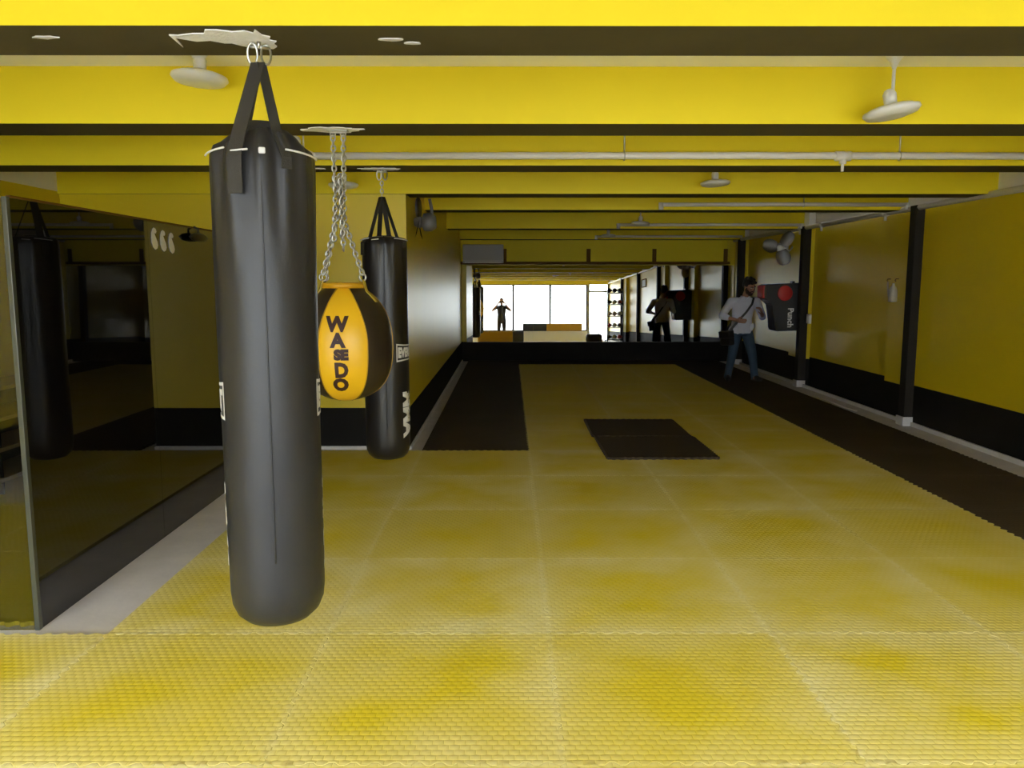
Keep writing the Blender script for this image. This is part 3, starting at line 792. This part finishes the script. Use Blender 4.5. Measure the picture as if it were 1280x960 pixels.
# dark framed board at the right edge
t = empty('framed_board', (XR, 6.9, 1.95), 'dark framed board on the right wall at the picture edge', 'board')
bm = bmesh.new()
for (y0, y1, z0, z1) in ((-.72, .0, .21, .24), (-.72, 0, -.03, 0), (-.03, 0, 0, .21), (-.72, -.69, 0, .21)): bx(bm, -.03, 0, y0, y1, z0, z1)
link_mesh('board_frame', bm, M_brown, t)
bm = bmesh.new(); bx(bm, -.012, 0, -.69, -.03, 0, .21); link_mesh('board_face', bm, M_greyb, t)

# small litter by the right wall
t = bmesh.new(); tube(t, [(XR-.20, 9.9, .012), (XR-.24, 10.2, .012), (XR-.22, 10.7, .012), (XR-.28, 11.0, .012)], .010, 8)
tag(link_mesh('loose_pipe', t, M_pipe, smooth=True), 'thin pale stick lying on the bare floor by the right wall', 'stick')
# ------------------------------------------------------------------ gear by the street door (seen in the mirror)
t = empty('gear_rack', (4.18, 2.55, TH+.001), 'tall dark equipment rack on the right wall by the door, seen in the mirror', 'rack')
bm = bmesh.new()
for sx in (-.30, .27):
    for sy in (-.28, .25): bx(bm, sx, sx+.03, sy, sy+.03, 0, 2.0)
link_mesh('rack_frame', bm, M_blkpl, t)
for z in (.12, .55, .98, 1.41, 1.84):
    bm = bmesh.new(); bx(bm, -.30, .30, -.28, .28, z, z+.025); link_mesh('shelf', bm, M_blkpl, t)
rndm = random.Random(3); names = {0: 'bottom', 1: 'second', 2: 'third', 3: 'fourth', 4: 'top'}
gm = [mat('glove_black', (.02, .018, .018), .45), mat('glove_white', (.6, .58, .55), .45), mat('glove_red', (.4, .03, .03), .45)]
glove_me = {}
for k in range(3):
    bm = bmesh.new(); ellipsoid(bm, (0, 0, .085), (.075, .11, .08)); ellipsoid(bm, (.07, .02, .085), (.035, .07, .04)); tube(bm, [(0, -.07, .075), (0, -.20, .07)], [.055, .06], 14)
    bmesh.ops.recalc_face_normals(bm, faces=bm.faces); me = bpy.data.meshes.new('boxing_glove'); bm.to_mesh(me); bm.free(); me.materials.append(gm[k]); glove_me[k] = me
    for p in me.polygons: p.use_smooth = True
for i, z in enumerate((.145, .575, 1.005, 1.435, 1.865)):
    for j, (dx, dy) in enumerate(((-.205, .08), (-.012, .10), (.185, .08))):
        k = (i*2+j*(i+1)) % 3 if i < 4 else 0
        o = bpy.data.objects.new('boxing_glove', glove_me[k]); COL.objects.link(o); o.location = (4.18+dx, 2.55+dy, z+TH+.0025)
        tag(o, '%s boxing glove on the %s shelf of the gear rack, %s of three' % (('black', 'white', 'red')[k], names[i], ('left', 'middle', 'right')[j]), 'glove', 'boxing gloves on the gear rack')
t = empty('gym_bag', (3.45, 2.35, TH), 'dark holdall dumped on the mats beside the gear rack', 'bag')
bm = bmesh.new(); box(bm, (0, 0, .17), (.62, .34, .34), bev=.11); link_mesh('bag_body', bm, M_leather, t, smooth=True)
bm = bmesh.new(); tube(bm, [(-.18, -.02, .33), (-.15, -.03, .43), (0, -.03, .47), (.15, -.03, .43), (.18, -.02, .33)], .014, 8); link_mesh('handle', bm, M_web, t, smooth=True)
o = bpy.data.objects.new('boxing_glove', glove_me[2]); COL.objects.link(o); o.location = (3.70, 2.05, TH+.001); o.rotation_euler = (0, 0, .5)
tag(o, 'red boxing glove on the floor beside the dark holdall', 'glove')

# ------------------------------------------------------------------ people
def limb(bm, pts, rs, seg=16):
    """joined round cones with ball joints; merged later by the voxel remesh."""
    P = [Vector(p) for p in pts]
    for i in range(len(P)-1):
        tube(bm, [P[i], P[i].lerp(P[i+1], .5), P[i+1]], [rs[i], (rs[i]+rs[i+1])/2, rs[i+1]], seg)
    for p, r in zip(P, rs): ellipsoid(bm, p, (r, r, r), u=14, v=10)
def slabs(bm, rings, seg=28):
    """torso: rings of (centre, half-width, half-depth)."""
    R_ = []
    for (c, a, b) in rings:
        R_.append([bm.verts.new((c[0]+a*math.copysign(abs(math.cos(2*PI*k/seg))**.85, math.cos(2*PI*k/seg)), c[1]+b*math.copysign(abs(math.sin(2*PI*k/seg))**.9, math.sin(2*PI*k/seg)), c[2])) for k in range(seg)])
    for A, B in zip(R_, R_[1:]):
        for k in range(seg): bm.faces.new((A[k], A[(k+1) % seg], B[(k+1) % seg], B[k]))
    bm.faces.new(R_[0]); bm.faces.new(list(reversed(R_[-1])))
def remesh(name, bm, m, parent, vox, smooth=2):
    o = link_mesh(name, bm, m, parent, smooth=True)
    md = o.modifiers.new('remesh', 'REMESH'); md.mode = 'VOXEL'; md.voxel_size = vox; md.use_smooth_shade = True
    if smooth:
        s = o.modifiers.new('smooth', 'SMOOTH'); s.factor = .5; s.iterations = smooth
    return o
def hand(bm, wrist, dirn, palm, side, L=.17, curl=.6):
    """wrist point, direction of the fingers, palm normal, side = thumb direction."""
    d = Vector(dirn).normalized(); n = Vector(palm); n = (n-d*n.dot(d)).normalized(); s = Vector(side); s = (s-d*s.dot(d)-n*s.dot(n)).normalized()
    w = Vector(wrist); pl = L*.50
    rot = Matrix((s, d, n)).transposed()
    ellipsoid(bm, w+d*pl*.52, (.040, pl*.62, .016), rot)
    for i, (off, ln) in enumerate(((.030, .88), (.010, 1.0), (-.010, .94), (-.030, .76))):
        p = w+d*pl*.92+s*off; f = L*.5*ln; pts = [w+d*pl*.6+s*off*.9, p]; dd = d.copy(); ax = d.cross(n).normalized()
        for q, part in enumerate((.45, .32, .25)):
            dd = (dd*math.cos(curl)+n*math.sin(curl)).normalized() if q else (d*math.cos(curl*.5)+n*math.sin(curl*.5)).normalized()
            nn = n
            pts.append(pts[-1]+dd*f*part)
        limb(bm, pts, [.010, .0095, .009, .0082, .0072], 8)
    tp = w+d*pl*.22+s*.028
    limb(bm, [w+d*pl*.12+s*.012, tp+s*.012, tp+s*.028+d*.026+n*.012, tp+s*.030+d*.052+n*.026], [.014, .0125, .0105, .009], 8)
def head(bm, c, f, up, s=1.0):
    """skull, jaw, nose, ears; returns local-to-world."""
    f = Vector(f).normalized(); up = Vector(up); up = (up-f*up.dot(f)).normalized(); r = f.cross(up).normalized()
    rot = Matrix((r, f, up)).transposed(); c = Vector(c)
    W_ = lambda x, y, z: c+rot @ Vector((x*s, y*s, z*s))
    ellipsoid(bm, W_(0, -.012, .028), (.076*s, .096*s, .094*s), rot, 28, 20)
    ellipsoid(bm, W_(0, .022, -.045), (.060*s, .066*s, .072*s), rot, 24, 16)
    ellipsoid(bm, W_(0, .052, -.090), (.030*s, .030*s, .024*s), rot)
    ellipsoid(bm, W_(0, .078, .030), (.050*s, .016*s, .014*s), rot)              # brow
    limb(bm, [W_(0, .080, .018), W_(0, .098, -.010), W_(0, .106, -.026)], [.010*s, .012*s, .0145*s], 10)
    for q in (-1, 1):
        ellipsoid(bm, W_(q*.013, .092, -.028), (.010*s, .011*s, .009*s), rot)
        ellipsoid(bm, W_(q*.079, -.010, -.002), (.010*s, .022*s, .032*s), rot)       # ear
        ellipsoid(bm, W_(q*.042, .060, -.022), (.022*s, .020*s, .020*s), rot)       # cheek
    ellipsoid(bm, W_(0, .084, -.058), (.024*s, .010*s, .006*s), rot); ellipsoid(bm, W_(0, .082, -.068), (.021*s, .010*s, .007*s), rot)
    return W_, rot
def shoe_part(parent, ankle, d, m):
    d = Vector((d[0], d[1], 0)).normalized(); s = Vector((-d.y, d.x, 0)); a = Vector(ankle)
    bm = bmesh.new(); rot = Matrix((s, d, Vector((0, 0, 1)))).transposed(); base = Vector((a.x, a.y, TH))
    ellipsoid(bm, base+d*.14+Vector((0, 0, .036)), (.046, .075, .036), rot); ellipsoid(bm, base+d*.06+Vector((0, 0, .045)), (.042, .11, .045), rot); ellipsoid(bm, base-d*.03+Vector((0, 0, .05)), (.040, .055, .05), rot)
    limb(bm, [base+Vector((0, 0, .05)), base+Vector((0, 0, .11))], [.045, .043])
    box(bm, base+d*.065+Vector((0, 0, .012)), (.082, .25, .024), rot)
    return remesh('shoe', bm, m, parent, .007)

# the walking man
t = empty('person', (3.76, 12.98, 0), 'bearded man in pale shirt and jeans with shoulder bag, walking by the right wall', 'person')
Z0 = TH
hp = {'L': (-.085, 0, .86), 'R': (.085, 0, .86)}
kn = {'L': (-.145, -.03, .47), 'R': (.18, -.06, .47)}
an = {'L': (-.19, .05, .10), 'R': (.245, -.02, .10)}
hc = (.085, -.075, 1.585); hf = (.50, -.80, -.38); hu = (.05, -.35, 1)
bm = bmesh.new()
for q in 'LR': limb(bm, [hp[q], kn[q], an[q], (an[q][0], an[q][1]-.06, .06)], [.085, .055, .038, .036])
slabs(bm, [((0, 0, .80), .15, .10), ((0, 0, .92), .155, .105), ((.005, 0, 1.06), .142, .098), ((.015, -.005, 1.22), .168, .108), ((.02, 0, 1.32), .172, .098), ((.03, .0, 1.385), .10, .07), ((.04, -.015, 1.42), .055, .052)])
limb(bm, [(.035, -.01, 1.36), (.05, -.03, 1.46), (.075, -.05, 1.54)], [.058, .053, .052])
W_, hrot = head(bm, hc, hf, hu, 1.04)
sL, eL, wL = (-.19, .0, 1.335), (-.335, -.02, 1.10), (-.13, -.20, 1.035)
sR, eR, wR = (.235, .0, 1.345), (.325, -.06, 1.09), (.265, -.235, 1.14)
limb(bm, [(-.1, 0, 1.34), sL, eL, wL], [.06, .055, .040, .027]); limb(bm, [(.12, 0, 1.34), sR, eR, wR], [.06, .055, .040, .027])
hand(bm, wL, (.95, -.22, -.10), (.15, .9, .1), (0, .1, 1), .175, .5)
hand(bm, wR, (-.35, -.2, .85), (-.75, .5, -.1), (-.4, -.4, .6), .175, .9)
remesh('body', bm, M_skin, t, .0055, 2)
bm = bmesh.new()   # shirt
slabs(bm, [((0, -.005, .815), .176, .125), ((0, -.004, .92), .172, .122), ((.005, 0, 1.06), .160, .116), ((.015, -.005, 1.22), .185, .124), ((.02, 0, 1.325), .188, .112), ((.03, .0, 1.39), .12, .085), ((.038, -.008, 1.42), .072, .066)])
def lerp(a, b, s): return tuple(a[i]+(b[i]-a[i])*s for i in range(3))
limb(bm, [(-.1, 0, 1.34), sL, eL, lerp(eL, wL, .35)], [.072, .070, .060, .050]); limb(bm, [(.12, 0, 1.34), sR, eR, lerp(eR, wR, .35)], [.072, .070, .060, .050])
for k in range(14): ellipsoid(bm, (.16*math.sin(k), -.10+.2*(k % 2), .85+.03*(k % 5)), (.03, .02, .05))
remesh('shirt', bm, M_shirt, t, .008, 3)
bm = bmesh.new()   # collar and placket
for q in (-1, 1): limb(bm, [(.04+q*.055, .02, 1.425), (.05+q*.04, -.06, 1.415), (.05+q*.012, -.09, 1.375)], [.014, .014, .010], 8)
for z in (.90, 1.0, 1.1, 1.2, 1.3): ellipsoid(bm, (.02, -.128, z), (.007, .005, .007))
link_mesh('collar', bm, M_shirt, t, smooth=True)
bm = bmesh.new()   # jeans
for q in 'LR': limb(bm, [hp[q], kn[q], lerp(kn[q], an[q], .5), (an[q][0], an[q][1], .085)], [.100, .076, .066, .062])
slabs(bm, [((0, 0, .78), .165, .112), ((0, 0, .86), .166, .114), ((0, 0, .93), .163, .112)])
remesh('jeans', bm, M_jean, t, .008, 2)
shoe_part(t, an['L'], (-.15, -1, 0), M_leather); shoe_part(t, an['R'], (.2, -1, 0), M_leather)
bm = bmesh.new()   # hair
for (x, y, z, a, b, c) in ((0, -.025, .070, .084, .096, .072), (0, -.060, .030, .078, .062, .085), (0, .045, .098, .062, .048, .030), (.03, .075, .088, .036, .022, .022), (-.035, .07, .090, .034, .022, .020), (.072, -.01, .045, .018, .04, .045), (-.072, -.01, .045, .018, .04, .045)):
    ellipsoid(bm, W_(x, y, z), (a*1.04, b*1.04, c*1.04), hrot)
for k in range(16):
    a = k*2.4; ellipsoid(bm, W_(.055*math.cos(a), -.02+.07*math.sin(a), .115+.012*math.sin(k*1.7)), (.026, .026, .022), hrot, 10, 8)
remesh('hair', bm, M_hair, t, .006, 1)
bm = bmesh.new()   # beard
ellipsoid(bm, W_(0, .050, -.098), (.046, .044, .040), hrot); ellipsoid(bm, W_(0, .088, -.046), (.032, .012, .008), hrot)
for q in (-1, 1):
    ellipsoid(bm, W_(q*.050, .030, -.070), (.020, .044, .042), hrot); ellipsoid(bm, W_(q*.066, .004, -.030), (.013, .022, .040), hrot); ellipsoid(bm, W_(q*.030, .080, -.062), (.011, .012, .02), hrot)
remesh('beard', bm, M_beard, t, .005, 1)
for q in (-1, 1):
    bm = bmesh.new(); ellipsoid(bm, W_(q*.031, .078, .006), (.013, .008, .007), hrot); e = link_mesh('eye', bm, M_eyew, t, smooth=True)
    bm = bmesh.new(); ellipsoid(bm, W_(q*.031, .085, .004), (.006, .003, .006), hrot); link_mesh('iris', bm, M_hair, e, smooth=True)
    bm = bmesh.new(); limb(bm, [W_(q*.014, .097, .028), W_(q*.034, .094, .034), W_(q*.052, .080, .030)], [.005, .006, .004], 8); link_mesh('eyebrow', bm, M_hair, t, smooth=True)
t.scale = (.97,)*3
t = empty('shoulder_bag', (3.76, 12.98, 0), 'small black shoulder bag at the walking man\'s hip', 'bag')
bm = bmesh.new(); box(bm, (-.235, .0, .73), (.11, .26, .24), Matrix.Rotation(R(-8), 3, 'Y') @ Matrix.Rotation(R(25), 3, 'Z'), bev=.022); link_mesh('bag_body', bm, M_leather, t)
bm = bmesh.new(); box(bm, (-.255, -.02, .79), (.12, .265, .12), Matrix.Rotation(R(-8), 3, 'Y') @ Matrix.Rotation(R(25), 3, 'Z'), bev=.015); link_mesh('flap', bm, M_leather, t)
bm = bmesh.new(); strap(bm, [(-.22, -.10, .84), (-.19, -.12, .90), (-.10, -.145, 1.02), (.03, -.152, 1.17), (.12, -.145, 1.30), (.165, -.08, 1.40), (.15, .0, 1.415), (.10, .10, 1.33), (-.06, .13, 1.10), (-.20, .09, .90), (-.23, .07, .85)], .036, .005,
      [(1, 0, .3), (.8, -.3, -.6), (.8, 0, -.6), (.8, 0, -.5), (.8, 0, -.5), (.9, 0, 0), (1, 0, 0), (.8, 0, .5), (.8, 0, .5), (.8, 0, .5), (1, 0, .3)]); link_mesh('strap', bm, M_leather, t)
t.scale = (.97,)*3

# the photographer, seen only in the mirror
t = empty('person', (.0, -.40, 0), 'person in dark clothes holding up a phone in front of the windows', 'person')
bm = bmesh.new()
for q in (-1, 1): limb(bm, [(q*.09, 0, .90), (q*.11, .02, .49), (q*.12, -.02, .10), (q*.12, .07, .06)], [.085, .056, .038, .034])
slabs(bm, [((0, 0, .84), .155, .10), ((0, 0, .96), .155, .105), ((0, 0, 1.10), .145, .10), ((0, 0, 1.28), .17, .11), ((0, 0, 1.40), .175, .10), ((0, 0, 1.46), .10, .07), ((0, .0, 1.49), .055, .052)])
limb(bm, [(0, 0, 1.43), (0, .01, 1.53), (0, .02, 1.60)], [.058, .053, .052])
V_, vrot = head(bm, (0, .035, 1.655), (0, 1, -.06), (0, 0, 1), 1.0)
for q in (-1, 1):
    limb(bm, [(q*.11, 0, 1.41), (q*.20, 0, 1.41), (q*.37, .06, 1.27), (q*.115, .30, 1.575)], [.06, .056, .040, .027])
    hand(bm, (q*.115, .30, 1.575), (-q*.55, .55, .35), (-q*.5, -.6, .1), (0, -.1, 1), .165, .55)
remesh('body', bm, M_skin, t, .007, 2)
bm = bmesh.new()
slabs(bm, [((0, 0, .86), .175, .125), ((0, 0, .98), .172, .122), ((0, 0, 1.12), .164, .118), ((0, 0, 1.29), .186, .124), ((0, 0, 1.405), .188, .112), ((0, 0, 1.465), .115, .085), ((0, .0, 1.495), .072, .066)])
for q in (-1, 1): limb(bm, [(q*.11, 0, 1.41), (q*.20, 0, 1.41), (q*.33, .045, 1.30)], [.072, .070, .058])
remesh('tee_shirt', bm, M_tee, t, .01, 2)
bm = bmesh.new()
for q in (-1, 1): limb(bm, [(q*.09, 0, .88), (q*.11, .02, .49), (q*.12, -.02, .085)], [.10, .075, .062])
slabs(bm, [((0, 0, .82), .165, .112), ((0, 0, .93), .163, .112)])
remesh('trousers', bm, M_leather, t, .01, 2)
for q in (-1, 1): shoe_part(t, (q*.12, -.02, .1), (q*.15, 1, 0), M_blkpl)
bm = bmesh.new(); ellipsoid(bm, V_(0, -.025, .062), (.083, .098, .072), vrot); ellipsoid(bm, V_(0, -.06, .02), (.076, .06, .08), vrot); remesh('hair', bm, M_hair, t, .008, 1)
t = empty('phone', (0, -.035, 1.615), 'phone held upright by the person at the windows', 'phone')
bm = bmesh.new(); box(bm, (.0, 0, 0), (.15, .009, .074), bev=.003); link_mesh('phone_case', bm, M_blkpl, t)
bm = bmesh.new(); box(bm, (0, -.0052, 0), (.142, .001, .068)); link_mesh('screen', bm, M_scrn, t)

# ------------------------------------------------------------------ daylight
w = bpy.data.worlds.new('daylight'); SC.world = w; w.use_nodes = True
nt = w.node_tree; bg = nt.nodes['Background']
bg.inputs[0].default_value = (0.92, 0.96, 1.0, 1)
tc = nt.nodes.new('ShaderNodeTexCoord'); sx = nt.nodes.new('ShaderNodeSeparateXYZ'); rp = nt.nodes.new('ShaderNodeValToRGB')
nt.links.new(tc.outputs['Generated'], sx.inputs[0]); nt.links.new(sx.outputs['Z'], rp.inputs[0])
SKY = 35.0
rp.color_ramp.elements[0].position = 0.0; rp.color_ramp.elements[0].color = (.24, .24, .24, 1)       # hazy buildings along the street
rp.color_ramp.elements[1].position = 0.75; rp.color_ramp.elements[1].color = (1, 1, 1, 1)
for p_, v_ in ((.12, .27), (.30, .50), (.5, .85)):
    e_ = rp.color_ramp.elements.new(p_); e_.color = (v_, v_, v_, 1)
mu = nt.nodes.new('ShaderNodeMath'); mu.operation = 'MULTIPLY'; mu.inputs[1].default_value = SKY
nt.links.new(rp.outputs[0], mu.inputs[0]); nt.links.new(mu.outputs[0], bg.inputs[1])
ld = bpy.data.lights.new('window_portal', 'AREA'); ld.shape = 'RECTANGLE'; ld.size = XR-XL; ld.size_y = 2.38; ld.cycles.is_portal = True
lo = bpy.data.objects.new('window_portal', ld); COL.objects.link(lo); lo.location = ((XR+XL)/2, YF-.22, 1.19); lo.rotation_euler = (R(90), 0, R(180))
SC.cycles.max_bounces = 14; SC.cycles.diffuse_bounces = 6; SC.cycles.glossy_bounces = 6; SC.cycles.transparent_max_bounces = 12
SC.cycles.sample_clamp_indirect = 6.0
SC.cycles.use_denoising = True

# ------------------------------------------------------------------ camera
cd = bpy.data.cameras.new('camera'); cam = bpy.data.objects.new('camera', cd); COL.objects.link(cam)
cd.sensor_width = 36; cd.sensor_fit = 'HORIZONTAL'; cd.lens = 36*1000/1280; cd.clip_start = .01
cam.location = (0, 0, HC); cam.rotation_euler = (R(90-7.3), 0, R(-.17))
SC.camera = cam
vs = SC.view_settings; vs.view_transform = 'Standard'; vs.look = 'None'; vs.gamma = 1; vs.exposure = 0.13; vs.use_curve_mapping = False
